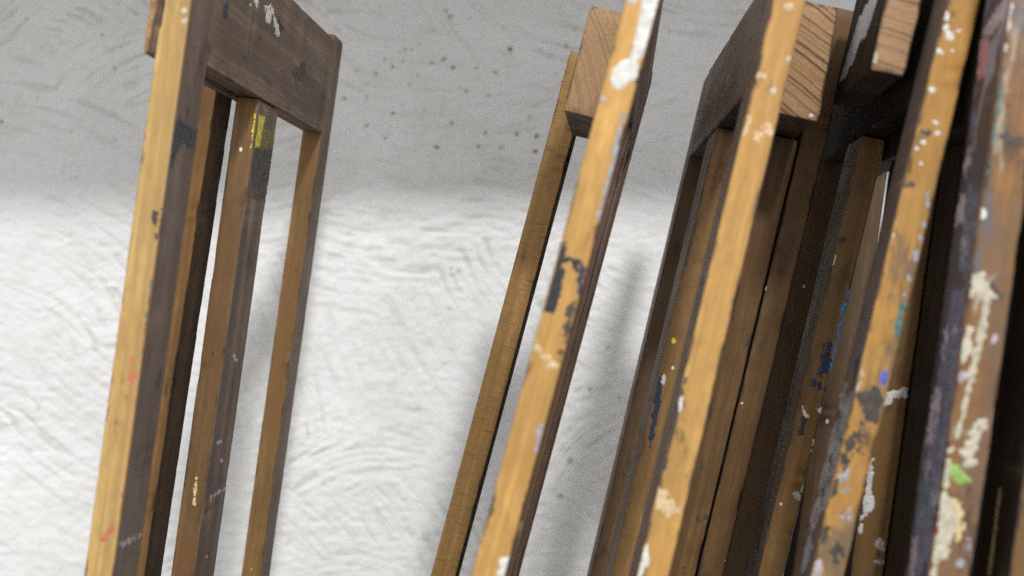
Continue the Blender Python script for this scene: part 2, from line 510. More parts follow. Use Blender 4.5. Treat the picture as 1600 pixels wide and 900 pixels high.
P_MAUVE = paint('pale_mauve_paint', (0.46, 0.38, 0.42), 0.5, 0.3)
P_RED = paint('dried_red_paint', (0.25, 0.015, 0.035), 0.4, 0.3)
P_CORAL = paint('faded_coral_paint', (0.50, 0.16, 0.09), 0.5, 0.3)
P_GREEN = paint('dried_green_paint', (0.26, 0.42, 0.10), 0.45, 0.3)
P_TEAL = paint('dull_teal_paint', (0.09, 0.17, 0.15), 0.5, 0.4)
P_BUFF = paint('buff_chipped_wood', (0.58, 0.45, 0.24), 0.6, 0.2)
P_BLEACH = paint('whitish_rubbed_patch', (0.60, 0.44, 0.25), 0.55, 0.25)
P_ULTRA = paint('bright_ultramarine_paint', (0.10, 0.13, 0.55), 0.4, 0.3)
P_DIRT = paint('brown_black_dirt', (0.06, 0.048, 0.04), 0.6, 0.4)


# ------------------------------------------------------------------ easel frames
class Easel:
    """x450, depth: where the near post's left arris crosses eye level; slope: lean; k: turn of the frame."""

    def __init__(self, label, x450, depth, slope, k):
        L = math.atan(slope)
        u = Vector((k, 1, 0)).normalized()
        v0 = Vector((math.sin(L), 0, math.cos(L)))
        n = u.cross(v0).normalized()
        v = n.cross(u).normalized()
        p = Vector(((x450 - 800) / F * depth, depth, H))
        base = p - v * (p.z / v.z)
        self.M = Matrix(((n.x, u.x, v.x, base.x), (n.y, u.y, v.y, base.y), (n.z, u.z, v.z, base.z), (0, 0, 0, 1)))
        self.Mi = self.M.inverted()
        self.vz = v.z
        e = bpy.data.objects.new('easel', None)
        e.empty_display_size = 0.1
        COL.objects.link(e)
        e.matrix_world = self.M
        e['label'] = label
        e['category'] = 'easel'
        e['group'] = 'wooden studio easels stored leaning along the wall'
        self.o = e

    def v_at(self, z_above_eye):
        return (H + z_above_eye) / self.vz

    def bar(self, name, nr, ur, vr, mats, label=None, worn=1.0, seed=0, tilt=0.0, pivot=None):
        """One stick of timber. mats: (narrow edges facing along the frame, broad faces, ends)."""
        o = timber(name, nr, ur, vr, mats, worn, seed)
        if tilt:
            pv = (H / self.vz if pivot is None else pivot) - vr[0]
            for vt in o.data.vertices:
                vt.co.x += tilt * (vt.co.z - pv)
            o['tilt'] = tilt
        o.parent = self.o
        if label:
            o['label'] = label
        o['box'] = [nr[0], nr[1], ur[0], ur[1], vr[0], vr[1]]
        return o


def timber(name, nr, ur, vr, mats, worn, seed):
    r = np.random.default_rng(seed + 100)
    hx, hy = (nr[1] - nr[0]) / 2, (ur[1] - ur[0]) / 2
    cx, cy = (nr[0] + nr[1]) / 2, (ur[0] + ur[1]) / 2
    ln = vr[1] - vr[0]
    rad = min(0.0019, hx * 0.3)
    ins = min(0.0030, hx * 0.5)
    prof, kind = [], []        # kind of the face that follows each vertex: 0 narrow edge (facing u), 1 broad face (facing n)
    ar = []
    # counter-clockwise from the +n side
    corners = [(hx, hy, 0), (-hx, hy, 90), (-hx, -hy, 180), (hx, -hy, 270)]
    for ci, (px, py, a0) in enumerate(corners):
        sx, sy = math.copysign(1, px), math.copysign(1, py)
        pre = (px, py - sy * ins) if ci in (0, 2) else (px - sx * ins, py)
        post = (px - sx * ins, py) if ci in (0, 2) else (px, py - sy * ins)
        nxt = 0 if ci in (0, 2) else 1
        prv = 1 - nxt
        prof.append(pre); kind.append(prv); ar.append(0.0)
        for k in range(4):
            a = math.radians(a0 + 30 * k)
            prof.append((px - sx * rad + rad * math.cos(a), py - sy * rad + rad * math.sin(a)))
            kind.append(nxt if k >= 1 else prv); ar.append(1.0)
        prof.append(post); kind.append(nxt); ar.append(0.0)
    NP = len(prof)
    prof = np.array(prof)
    step = 0.007
    z_low = max(vr[0], 0.62) if vr[1] > 0.9 else vr[0]
    zs = [vr[0]] if z_low > vr[0] else []
    m = max(2, int((vr[1] - z_low) / step))
    zs = np.array(list(zs) + list(np.linspace(z_low, vr[1], m)))
    zs_in = zs.copy()
    co, at = [], []
    arr = np.array(ar)
    nick = np.zeros((len(zs), 4))
    for c in range(4):
        s = r.standard_normal(len(zs))
        s2 = np.convolve(r.standard_normal(len(zs) + 5), np.ones(6) / 6, 'valid')
        nick[:, c] = 0.00007 * s * worn + 0.0002 * worn * s2
        for _ in range(int(4 * worn)):
            i = r.integers(0, len(zs))
            nick[max(0, i - 1):i + 2, c] += r.uniform(0.0006, 0.0022) * worn
    nick = np.clip(nick, -0.0002, 0.003)
    for i, z in enumerate(zs):
        p = prof.copy()
        for c in range(4):
            sl = slice(c * 6 + 1, c * 6 + 5)
            d = np.array([-math.copysign(1, corners[c][0]), -math.copysign(1, corners[c][1])]) * 0.7
            p[sl] += d * nick[i, c]
        top_in = 0.0
        if i in (0, len(zs) - 1):
            p *= np.array([1 - 0.0012 / hx, 1 - 0.0012 / hy])
        co += [(x, y, z - vr[0]) for x, y in p]
        at += list(arr if 0 < i < len(zs) - 1 else np.ones(NP))
    # second last / second rings right at the ends make a small chamfer
    faces, mi = [], []
    for i in range(len(zs) - 1):
        for j in range(NP):
            k = (j + 1) % NP
            faces.append((i * NP + j, i * NP + k, (i + 1) * NP + k, (i + 1) * NP + j))
            mi.append(kind[j])
    base = (len(zs) - 1) * NP
    faces.append(tuple(base + j for j in range(NP))); mi.append(2)
    faces.append(tuple(reversed(range(NP)))); mi.append(2)
    me = bpy.data.meshes.new(name)
    me.from_pydata(co, [], faces)
    for mt in mats:
        me.materials.append(mt)
    me.polygons.foreach_set('material_index', mi)
    sm = [True] * len(faces)
    sm[-1] = sm[-2] = False
    me.polygons.foreach_set('use_smooth', sm)
    a = me.attributes.new('arris', 'FLOAT', 'POINT')
    a.data.foreach_set('value', np.array(at, np.float32))
    me.update()
    me.set_sharp_from_angle(angle=math.radians(50))
    o = bpy.data.objects.new(name, me)
    COL.objects.link(o)
    o.location = (cx, cy, vr[0])
    return o


def rail(ez, name, nr, ur, vr, broad, under, ends, seed=0, label=None):
    """A cross member: timber whose length runs along u; turned so the grain follows its length."""
    ln = ur[1] - ur[0]
    # build along local z with x -> n, y -> -v, then turn
    hx = (nr[1] - nr[0]) / 2
    o = timber(name, (-hx, hx), (-(vr[1] - vr[0]) / 2, (vr[1] - vr[0]) / 2), (0, ln), (under, broad, ends), 0.8, seed)
    o.location = ((nr[0] + nr[1]) / 2, ur[0], (vr[0] + vr[1]) / 2)
    o.rotation_euler = (-math.pi / 2, 0, 0)      # local z -> +u, local y -> -v
    o.parent = ez.o
    o['box'] = [nr[0], nr[1], ur[0], ur[1], vr[0], vr[1]]
    if label:
        o['label'] = label
    return o


# ------------------------------------------------------------------ dried paint on the timber, as thin raised skins
def smear(ez, part, face, pts, mat, thick=0.0006, rag=1.0, cell=0.0007, seed=None, name='paint_smear', fade=0.0, label=None):
    """pts: outline as seen in the photograph, carried onto the named face of the part (cam, left, right)."""
    n0, n1, u0, u1, v0, v1 = part['box']
    C = ez.Mi @ Vector((0, 0, H))
    q = []
    for x, y in pts:
        d = ez.Mi.to_3x3() @ Vector(((x - 800) / F, 1, (450 - y) / F))
        if face == 'cam':
            t = (u0 - C.y) / d.y
        elif face == 'left':
            t = (n0 - C.x) / d.x
        else:
            t = (n1 - C.x) / d.x
        p = C + d * t
        q.append((p.x if face == 'cam' else p.y, p.z))
    q = np.array(q)
    lo_a, hi_a = (n0, n1) if face == 'cam' else (u0, u1)
    r = np.random.default_rng(seed if seed is not None else int(abs(pts[0][0] * 31 + pts[0][1] * 17)))
    pad = 0.003
    a0, a1 = max(q[:, 0].min() - pad, lo_a + 0.0012), min(q[:, 0].max() + pad, hi_a - 0.0012)
    b0, b1 = q[:, 1].min() - pad, min(q[:, 1].max() + pad, v1 - 0.001)
    if a1 - a0 < cell * 2 or b1 - b0 < cell * 2:
        return None
    na, nb = max(3, int((a1 - a0) / cell)), max(3, int((b1 - b0) / cell))
    if na * nb > 22000:
        f = math.sqrt(na * nb / 22000)
        na, nb = int(na / f), int(nb / f)
    A, B = np.meshgrid(np.linspace(a0, a1, na), np.linspace(b0, b1, nb), indexing='ij')
    inside = np.zeros(A.shape, bool)
    dist = np.full(A.shape, 9.0)
    for i in range(len(q)):
        x0, y0 = q[i]
        x1, y1 = q[(i + 1) % len(q)]
        cond = ((y0 > B) != (y1 > B))
        with np.errstate(divide='ignore', invalid='ignore'):
            xi = (x1 - x0) * (B - y0) / (y1 - y0 + 1e-12) + x0
        inside ^= cond & (A < xi)
        ex, ey = x1 - x0, y1 - y0
        tt = np.clip(((A - x0) * ex + (B - y0) * ey) / (ex * ex + ey * ey + 1e-12), 0, 1)
        dist = np.minimum(dist, np.hypot(A - x0 - tt * ex, B - y0 - tt * ey))
    sd = np.where(inside, dist, -dist)
    s0 = int(r.integers(0, 9999))
    nz = value_noise(A, B, 260, s0) * 0.0012 + value_noise(A, B, 620, s0 + 1) * 0.0008 + value_noise(A, B * 0.35, 420, s0 + 2) * 0.0010
    sd = sd + nz * rag
    if fade > 0:       # broken, dry-brushed skin
        gaps = value_noise(A, B * 0.3, 500, s0 + 3) + 0.6 * value_noise(A, B, 900, s0 + 4)
        sd = np.where(gaps < -0.9 + fade * 1.3, -1.0, sd)
    keep = sd > 0
    hgt = 0.00012 + thick * np.clip(sd / 0.0022, 0, 1) ** 0.7 * (0.75 + 0.35 * value_noise(A, B, 200, s0 + 5) + 0.15 * value_noise(A, B, 700, s0 + 6))
    hgt = np.where(keep, np.maximum(hgt, 0.00012), 0.00005)
    cellm = keep[:-1, :-1] | keep[1:, :-1] | keep[1:, 1:] | keep[:-1, 1:]
    full = (keep[:-1, :-1].astype(int) + keep[1:, :-1] + keep[1:, 1:] + keep[:-1, 1:]) >= 2
    cellm &= full
    if not cellm.any():
        return None
    idx = -np.ones(A.shape, int)
    used = np.zeros(A.shape, bool)
    ci, cj = np.nonzero(cellm)
    for di, dj in ((0, 0), (1, 0), (1, 1), (0, 1)):
        used[ci + di, cj + dj] = True
    idx[used] = np.arange(used.sum())
    a, b, hh = A[used], B[used], hgt[used]
    if face == 'cam':
        co = np.stack([a, u0 - hh, b], -1)
        q4 = np.stack([idx[ci, cj], idx[ci + 1, cj], idx[ci + 1, cj + 1], idx[ci, cj + 1]], -1)
    elif face == 'left':
        co = np.stack([n0 - hh, a, b], -1)
        q4 = np.stack([idx[ci, cj], idx[ci, cj + 1], idx[ci + 1, cj + 1], idx[ci + 1, cj]], -1)
    else:
        co = np.stack([n1 + hh, a, b], -1)
        q4 = np.stack([idx[ci, cj], idx[ci + 1, cj], idx[ci + 1, cj + 1], idx[ci, cj + 1]], -1)
    org = co.mean(0)
    me = bpy.data.meshes.new(name)
    me.from_pydata((co - org).tolist(), [], q4.tolist())
    me.polygons.foreach_set('use_smooth', [True] * len(q4))
    me.materials.append(mat)
    me.update()
    o = bpy.data.objects.new(name, me)
    COL.objects.link(o)
    o.parent = part
    pm = Matrix.Translation(part.location) @ part.rotation_euler.to_matrix().to_4x4()
    o.matrix_local = pm.inverted() @ Matrix.Translation(Vector(org))
    if label:
        o['label'] = label
    return o


def blob(cx, cy, rx, ry, ang=0.0, n=10):
    """outline of a small roundish dab"""
    c, s = math.cos(ang), math.sin(ang)
    out = []
    for i in range(n):
        t = 2 * math.pi * i / n
        k = random.uniform(0.8, 1.2)
        x, y = rx * k * math.cos(t), ry * k * math.sin(t)
        out.append((cx + x * c - y * s, cy + x * s + y * c))
    return out


T = 0.026

# ---- easel on its own at the window side of the wall gap, broad face to the right
E1 = Easel('weathered easel standing apart from the others, yellow dab on its middle upright', 192, 0.92, 0.141, 0.071)
e1_near = E1.bar('side_post', (0, T), (0, 0.055), (0, E1.v_at(0.345)), (GOLD_DULL, FACE_P, CUT), seed=1)
e1_mid = E1.bar('center_post', (0.0005, T - 0.0003), (0.212, 0.282), (0, E1.v_at(0.205)), (UMBER, FACE, CUT), seed=2)
e1_far = E1.bar('side_post', (0, T), (0.475, 0.522), (0, E1.v_at(0.337)), (BROWN, FACE, CUT), seed=3)
e1_rail = rail(E1, 'crosspiece', (0.0012, T + 0.0007), (0.0525, 0.4790), (E1.v_at(0.2065), E1.v_at(0.3295)), FACE, SHADE, CUT, 4)
e1_back = rail(E1, 'back_rail', (-0.0145, -0.001), (0.006, 0.29), (E1.v_at(0.204), E1.v_at(0.33)), FACE, SHADE, END2, 5)
e1_leg = E1.bar('back_leg', (-0.0445, -0.0195), (0.200, 0.250), (0, E1.v_at(0.245)), (ORANGE, SHADE, CUT), seed=6, tilt=0.012)

# ---- easel seen edge-on in the middle
E2 = Easel('easel seen edge-on with thick white paint and a black patch on its golden post', 857, 0.83, 0.269, 0.100)
e2_near = E2.bar('side_post', (0, T), (0, 0.055), (0, E2.v_at(0.245)), (GOLD, RED, CUT), seed=11)
e2_mid = E2.bar('center_post', (0.0005, T - 0.0003), (0.21, 0.28), (0, E2.v_at(0.163)), (RED, RED, CUT), seed=12)
e2_far = E2.bar('side_post', (0, T), (0.475, 0.525), (0, E2.v_at(0.272)), (RED, RED, CUT), seed=13)
e2_rail = rail(E2, 'crosspiece', (0.0012, T - 0.0012), (0.0555, 0.4745), (E2.v_at(0.165), E2.v_at(0.268)), FACE, FACE_D, CUT, 14)
e2_block = E2.bar('hinge_block', (-0.0438, -0.0075), (0.200, 0.370), (E2.v_at(0.1625), E2.v_at(0.2635)), (END1, SHADE, SHADE), seed=15, worn=0.5)
e2_leg = E2.bar('back_leg', (-0.0693, -0.0408), (0.375, 0.420), (0, E2.v_at(0.253)), (FLECK, FACE_D, CUT), seed=16, worn=0.5)

# ---- first easel of the pack, turned the other way round
E3 = Easel('easel with clean golden post and boldly ringed hinge block, first of the packed row', 1101, 0.86, 0.236, 0.058)
e3_near = E3.bar('side_post', (0, T), (0, 0.055), (0, E3.v_at(0.30)), (GOLD, FACE, CUT), seed=21)
e3_mid = E3.bar('center_post', (0.0003, T - 0.0005), (0.212, 0.285), (0, E3.v_at(0.163)), (BROWN, FACE, CUT), seed=22)
e3_far = E3.bar('side_post', (0, T), (0.47, 0.525), (0, E3.v_at(0.274)), (DEEP, FACE, CUT), seed=23)
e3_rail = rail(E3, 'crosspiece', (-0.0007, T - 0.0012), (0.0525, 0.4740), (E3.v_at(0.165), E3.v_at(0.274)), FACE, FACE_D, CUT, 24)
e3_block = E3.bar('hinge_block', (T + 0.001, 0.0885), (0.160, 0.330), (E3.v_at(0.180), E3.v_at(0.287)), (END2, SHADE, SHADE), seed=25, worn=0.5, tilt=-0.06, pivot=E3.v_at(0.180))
e3_mast = E3.bar('mast', (0.0640, 0.0920), (0.262, 0.400), (0, E3.v_at(0.176)), (UMBER, FACE_D, CUT), seed=26)  # wood darkened to stand in for shade; depth stretched to widen the wall shadow
e3_leg = E3.bar('back_leg', (0.0938, 0.1200), (0.262, 0.400), (0, E3.v_at(0.318)), (UMBER, FACE_D, CUT), seed=27)  # same: shade in the wood colour, extra unseen depth for the wall shadow

# ---- second of the pack
E4 = Easel('easel with white paint spatter on its golden post and chalk scratches on its block', 1373, 0.86, 0.231, 0.1145)
e4_near = E4.bar('side_post', (0, T), (0, 0.05), (0, E4.v_at(0.30)), (EDGE_4, FACE_4, CUT), seed=31)
e4_mid = E4.bar('center_post', (0.0005, T - 0.0003), (0.24, 0.313), (0, E4.v_at(0.158)), (BROWN, FACE, CUT), seed=32)
e4_far = E4.bar('side_post', (0, 0.046), (0.49, 0.54), (0, E4.v_at(0.27)), (DEEP, INK, CUT), seed=33)  # widened to cover bright wall; dark colours stand in for the gap's shade
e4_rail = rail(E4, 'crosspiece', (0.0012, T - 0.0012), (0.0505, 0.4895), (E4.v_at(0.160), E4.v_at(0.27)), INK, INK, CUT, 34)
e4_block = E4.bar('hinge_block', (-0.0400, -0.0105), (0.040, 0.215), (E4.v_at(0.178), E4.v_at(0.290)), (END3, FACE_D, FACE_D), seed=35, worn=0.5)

# ---- third of the pack, caked with paint
E5 = Easel('paint-caked easel with cream, violet and green daubs all down its post', 1514, 0.80, 0.138, 0.081)
T5 = 0.0315
e5_near = E5.bar('side_post', (0, T5), (0, 0.055), (0, E5.v_at(0.30)), (EDGE_5, FACE_5, CUT), seed=41, worn=1.4)
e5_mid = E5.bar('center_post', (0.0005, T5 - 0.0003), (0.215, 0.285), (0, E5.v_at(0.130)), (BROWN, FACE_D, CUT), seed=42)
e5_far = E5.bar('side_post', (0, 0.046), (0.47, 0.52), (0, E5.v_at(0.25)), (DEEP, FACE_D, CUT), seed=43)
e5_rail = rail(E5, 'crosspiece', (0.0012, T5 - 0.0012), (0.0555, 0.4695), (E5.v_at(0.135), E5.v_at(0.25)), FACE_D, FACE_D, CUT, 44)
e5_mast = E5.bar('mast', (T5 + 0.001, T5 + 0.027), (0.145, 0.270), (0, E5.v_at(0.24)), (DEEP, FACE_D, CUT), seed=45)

# ---- last one, only its slotted upright shows
E6 = Easel('dark slotted easel upright just behind the paint-caked easel', 1641, 0.80, 0.138, 0.081)
e6_near = E6.bar('center_post', (0, T), (0, 0.085), (0, E6.v_at(0.26)), (BROWN, FACE_D, CUT), seed=51)

# ------------------------------------------------------------------ paint and dirt
# easel 1
smear(E1, e1_mid, 'right', [(404, 205), (414, 200), (432, 206), (430, 234), (398, 234)], P_OLIVE, 0.0002, 1.6, fade=0.42)
smear(E1, e1_mid, 'cam', [(399, 178), (409, 176), (403, 232), (392, 231)], P_YELLOW, 0.0006, 1.2)
smear(E1, e1_mid, 'right', [(405, 180), (414, 184), (406, 231), (398, 231)], P_YELLOW, 0.0004, 1.0, fade=0.12)
smear(E1, e1_mid, 'right', [(400, 230), (431, 232), (424, 262), (420, 312), (396, 310), (394, 270)], P_DIRT, 0.0003, 2.4, fade=0.34)
smear(E1, e1_rail, 'right', [(414, 10), (424, 8), (436, 42), (437, 58), (430, 52), (426, 22), (420, 38), (416, 32)], P_WHITE, 0.0004, 1.4, fade=0.35, cell=0.0009)
smear(E1, e1_rail, 'right', [(397, 0), (404, 0), (402, 12), (398, 8)], P_WHITE, 0.0004, 1.2, fade=0.2)
smear(E1, e1_near, 'right', [(277, 186), (308, 206), (304, 236), (284, 224), (268, 256), (262, 240)], P_BLACK, 0.0003, 2.2, fade=0.1)
smear(E1, e1_near, 'cam', [(163, 830), (176, 815), (180, 822), (170, 843), (155, 846)], P_CORAL, 0.0003, 1.6, fade=0.25)
smear(E1, e1_near, 'cam', [(204, 560), (212, 558), (210, 600), (202, 602)], P_CORAL, 0.0002, 1.8, fade=0.6)
smear(E1, e1_near, 'cam', [(242, 330), (250, 326), (244, 356), (247, 380), (240, 360)], P_DIRT, 0.0002, 1.5, fade=0.2)
smear(E1, e1_near, 'cam', blob(288, 16, 4, 4), P_CREAM, 0.0004, 0.6)
smear(E1, e1_near, 'cam', blob(290, 33, 5, 5), P_CREAM, 0.0004, 0.6)
smear(E1, e1_near, 'cam', [(232, 470), (238, 440), (240, 452), (232, 520), (226, 540)], P_TEAL, 0.0003, 1.4, fade=0.3)
smear(E1, e1_near, 'right', [(186, 850), (218, 832), (223, 836), (205, 848), (192, 856)], P_MAUVE, 0.0003, 1.5, fade=0.45)
for sx, sy in ((366, 557), (368, 563), (344, 690), (346, 720), (340, 692)):
    smear(E1, e1_mid, 'right', blob(sx, sy, 2.6, 3), P_MAUVE, 0.0004, 0.7)
smear(E1, e1_mid, 'right', [(328, 775), (345, 765), (360, 756), (358, 762), (342, 772), (330, 780)], P_MAUVE, 0.0002, 1.0, fade=0.35)
smear(E1, e1_mid, 'right', [(348, 742), (352, 742), (336, 862), (331, 862)], P_BLACK, 0.0001, 0.0, name='slot')  # flat black strip painted for the dark inside of a slot
smear(E1, e1_mid, 'cam', [(306, 745), (309, 745), (304, 790), (301, 790)], P_BLEACH, 0.0002, 0.8, fade=0.2)
smear(E1, e1_far, 'right', blob(408, 866, 5, 6), P_BLACK, 0.0003, 0.8)
smear(E1, e1_rail, 'right', [(455, 110), (478, 96), (480, 120), (462, 132)], P_DIRT, 0.0002, 2.2, fade=0.4)
smear(E1, e1_rail, 'right', [(350, 8), (358, 2), (356, 30), (350, 28)], P_NAVY, 0.0002, 1.8, fade=0.4)

# easel 2
smear(E2, e2_near, 'cam', [(1004, -4), (1031, -4), (1029, 40), (1018, 52), (1009, 80), (998, 95), (994, 122), (986, 128), (985, 96), (992, 62), (1000, 20)], P_WHITE, 0.0016, 0.6)
smear(E2, e2_near, 'cam', [(958, 108), (978, 92), (984, 94), (986, 122), (977, 136), (964, 140), (954, 128)], P_WHITE, 0.0007, 0.5)
smear(E2, e2_near, 'cam', blob(941, 154, 5, 5), P_MAUVE, 0.0006, 0.6)
smear(E2, e2_near, 'cam', [(976, 0), (1004, 0), (1001, 8), (978, 6)], P_CREAM, 0.0003, 1.4, fade=0.3)
smear(E2, e2_near, 'cam', [(996, 118), (1006, 100), (1000, 126), (992, 134)], P_NAVY, 0.0004, 1.0)
smear(E2, e2_near, 'cam', [(876, 378), (884, 380), (884, 398), (899, 404), (903, 424), (897, 424), (890, 410), (882, 412), (879, 446), (872, 478), (862, 490), (848, 488), (856, 448), (866, 412)], P_BLACK, 0.0005, 1.5)
smear(E2, e2_near, 'cam', [(907, 408), (912, 410), (911, 436), (905, 460), (899, 470), (903, 440)], P_NAVY, 0.0004, 1.2)
smear(E2, e2_near, 'cam', [(888, 478), (900, 468), (888, 520), (878, 560), (872, 568), (880, 520)], P_DIRT, 0.0003, 1.6, fade=0.15)
smear(E2, e2_near, 'cam', blob(893, 485, 3, 5), P_GREEN, 0.0003, 0.7)
smear(E2, e2_near, 'cam', [(780, 878), (790, 868), (797, 872), (788, 902), (772, 902)], P_WHITE, 0.0006, 1.2)
smear(E2, e2_near, 'cam', [(842, 668), (848, 660), (846, 690), (836, 712), (838, 690)], P_GREY, 0.0003, 1.2, fade=0.2)
for sx, sy, rr in ((838, 545, 5), (855, 556, 6), (862, 570, 5), (834, 532, 4)):
    smear(E2, e2_near, 'cam', blob(sx, sy, rr, rr * 0.8), P_BLEACH, 0.0003, 1.6, fade=0.3)
smear(E2, e2_near, 'cam', blob(786, 712, 5, 7), P_BLEACH, 0.0003, 1.2, fade=0.3)
smear(E2, e2_near, 'right', [(812, 820), (821, 808), (826, 806), (820, 838), (812, 852), (808, 848)], P_BUFF, 0.0005, 0.8)
smear(E2, e2_near, 'right', [(949, 312), (960, 302), (955, 340), (946, 350)], P_GREY, 0.0004, 1.3, fade=0.2)
smear(E2, e2_near, 'cam', [(973, 175), (978, 170), (955, 290), (938, 345), (933, 345), (955, 250)], P_GREY, 0.0003, 0.9, fade=0.15)

# easel 3
for sx, sy, rr in ((1232, 93, 4.5), (1216, 26, 5.5), (1235, 10, 7), (1190, 118, 5.5), (1208, 140, 3.5)):
    smear(E3, e3_near, 'cam', blob(sx, sy, rr, rr * 0.75), P_CREAM if rr < 5 else P_BLEACH, 0.0003, 1.2, fade=0.1 if rr < 5 else 0.35)
smear(E3, e3_near, 'cam', [(1166, 186), (1172, 178), (1170, 208), (1162, 212)], P_BLEACH, 0.0003, 1.4, fade=0.2)
smear(E3, e3_near, 'cam', [(1180, 208), (1204, 190), (1208, 204), (1196, 216), (1180, 222)], P_BLEACH, 0.0002, 1.8, fade=0.3)
smear(E3, e3_near, 'cam', [(1030, 764), (1040, 768), (1056, 790), (1062, 800), (1048, 806), (1036, 800), (1026, 796), (1024, 782)], P_BLEACH, 0.0003, 1.8, fade=0.2)
smear(E3, e3_near, 'cam', [(1062, 600), (1072, 590), (1062, 632), (1057, 655), (1048, 690), (1044, 690), (1054, 640)], P_NAVY, 0.0004, 1.3)
smear(E3, e3_near, 'cam', [(1062, 622), (1069, 610), (1064, 640), (1060, 645)], P_WHITE, 0.0006, 0.9)
smear(E3, e3_near, 'cam', [(1004, 860), (1012, 850), (1010, 880), (1000, 902), (996, 900)], P_WHITE, 0.0005, 1.2)
smear(E3, e3_near, 'cam', [(1040, 706), (1046, 700), (1040, 730), (1034, 736)], P_NAVY, 0.0003, 1.2)
smear(E3, e3_mid, 'cam', [(1026, 590), (1036, 585), (1030, 650), (1022, 680), (1016, 700), (1012, 698), (1020, 640)], P_NAVY, 0.0004, 1.6)
smear(E3, e3_mid, 'cam', blob(1036, 592, 3.5, 8, 0.2), P_WHITE, 0.0005, 0.8)
smear(E3, e3_mid, 'cam', blob(1053, 533, 3, 4), P_YELLOW, 0.0003, 0.6)
smear(E3, e3_block, 'cam', blob(1268, 181, 4, 3), P_WHITE, 0.0005, 0.6)
smear(E3, e3_mast, 'cam', [(1084, 808), (1104, 804), (1108, 812), (1090, 815)], P_DIRT, 0.0002, 1.4, fade=0.35)
for sx, sy in ((1101, 886), (1158, 630), (1135, 877)):
    smear(E3, e3_leg if sx > 1120 else e3_mast, 'cam', blob(sx, sy, 2.2, 2.2), P_WHITE, 0.0004, 0.4)

# easel 4
for k in range(9):
    x0 = 1312 + k * 5.2
    y0, y1 = 126 - k * 10 + random.uniform(-8, 8), 32 - k * 9 + random.uniform(-12, 10)
    dx = (y0 - y1) * 0.30
    smear(E4, e4_block, 'left', [(x0, y0), (x0 + 4, y0 - 2), (x0 + dx + 5, y1), (x0 + dx + 1, y1 - 2)], P_CHALK, 0.0002, 0.5, fade=0.16, name='chalk_scratch')
smear(E4, e4_block, 'cam', blob(1369, 92, 4, 9, 0.2), P_CREAM, 0.0003, 1.2, fade=0.2)
for sx, sy, rx, ry in ((1485, 56, 8, 11), (1478, 44, 5, 6), (1468, 80, 6, 6), (1488, 80, 4, 4), (1455, 140, 5, 5), (1463, 192, 6, 4), (1466, 208, 5, 5), (1443, 222, 6, 4),
                       (1432, 232, 4, 3), (1497, 48, 4, 2), (1396, 367, 4, 4), (1480, 24, 6, 9), (1440, 255, 3, 3)):
    smear(E4, e4_near, 'cam', blob(sx, sy, rx * 0.8, ry * 0.8), P_WHITE, 0.0006, 0.7)
smear(E4, e4_near, 'cam', blob(1448, 209, 9, 8), P_DIRT, 0.0003, 1.6, fade=0.25)
smear(E4, e4_near, 'cam', [(1414, 284), (1432, 288), (1430, 296), (1410, 292)], P_DIRT, 0.0002, 1.6, fade=0.3)
for yy in (306, 318, 352, 366, 401, 436, 470):
    xr = 1530 - 0.24 * yy - 3
    smear(E4, e4_near, 'cam', blob(xr - random.uniform(0, 2), yy + random.uniform(-5, 5), random.uniform(1.6, 3), random.uniform(3, 10)), P_GREY, 0.0004, 1.4)
smear(E4, e4_near, 'cam', [(1404, 476), (1416, 462), (1412, 500), (1404, 528), (1398, 522)], P_TEAL, 0.0004, 1.6, fade=0.1)
smear(E4, e4_near, 'cam', [(1340, 615), (1365, 606), (1382, 622), (1372, 640), (1368, 660), (1350, 662), (1346, 640)], P_DIRT, 0.0003, 2.4, fade=0.25)
smear(E4, e4_near, 'cam', blob(1382, 588, 5, 11, 0.3), P_ULTRA, 0.0005, 0.8)
smear(E4, e4_near, 'cam', [(1312, 742), (1326, 738), (1328, 762), (1318, 770), (1310, 762)], P_GREY, 0.0003, 2.0, fade=0.4)
smear(E4, e4_near, 'cam', [(1312, 806), (1332, 790), (1328, 818), (1314, 822)], P_GREY, 0.0003, 2.0, fade=0.35)
smear(E4, e4_near, 'cam', [(1268, 882), (1282, 874), (1286, 888), (1278, 904), (1268, 904)], P_MAUVE, 0.0006, 0.9)
smear(E4, e4_near, 'left', [(1316, 640), (1330, 610), (1334, 640), (1318, 700), (1300, 760), (1290, 800), (1282, 798), (1300, 720)], P_GREY, 0.0002, 2.0, fade=0.5)
smear(E4, e4_near, 'left', [(1336, 560), (1344, 556), (1338, 600), (1330, 610)], P_NAVY, 0.0002, 1.5, fade=0.3)
smear(E4, e4_near, 'cam', [(1338, 560), (1352, 570), (1344, 590), (1346, 610), (1334, 620), (1330, 600)], P_CREAM, 0.0002, 2.0, fade=0.55)
smear(E4, e4_mid, 'cam', [(1324, 456), (1330, 452), (1324, 490), (1312, 530), (1304, 560), (1299, 580), (1296, 576), (1302, 548), (1312, 506)], P_BLUE, 0.0006, 1.4)
smear(E4, e4_mid, 'cam', [(1286, 538), (1302, 532), (1300, 552), (1298, 582), (1280, 584), (1282, 560)], P_NAVY, 0.0005, 2.2, fade=0.2)
smear(E4, e4_mid, 'cam', [(1266, 592), (1282, 594), (1278, 606), (1267, 604)], P_NAVY, 0.0004, 1.8, fade=0.1)
smear(E4, e4_mid, 'cam', [(1288, 606), (1298, 598), (1292, 624), (1286, 632)], P_NAVY, 0.0004, 1.2)
smear(E4, e4_mid, 'cam', [(1275, 639), (1287, 636), (1286, 645), (1281, 645)], P_WHITE, 0.0008, 0.7)
smear(E4, e4_mid, 'cam', [(1254, 634), (1259, 646), (1264, 650), (1260, 653), (1253, 644)], P_WHITE, 0.0008, 0.5)
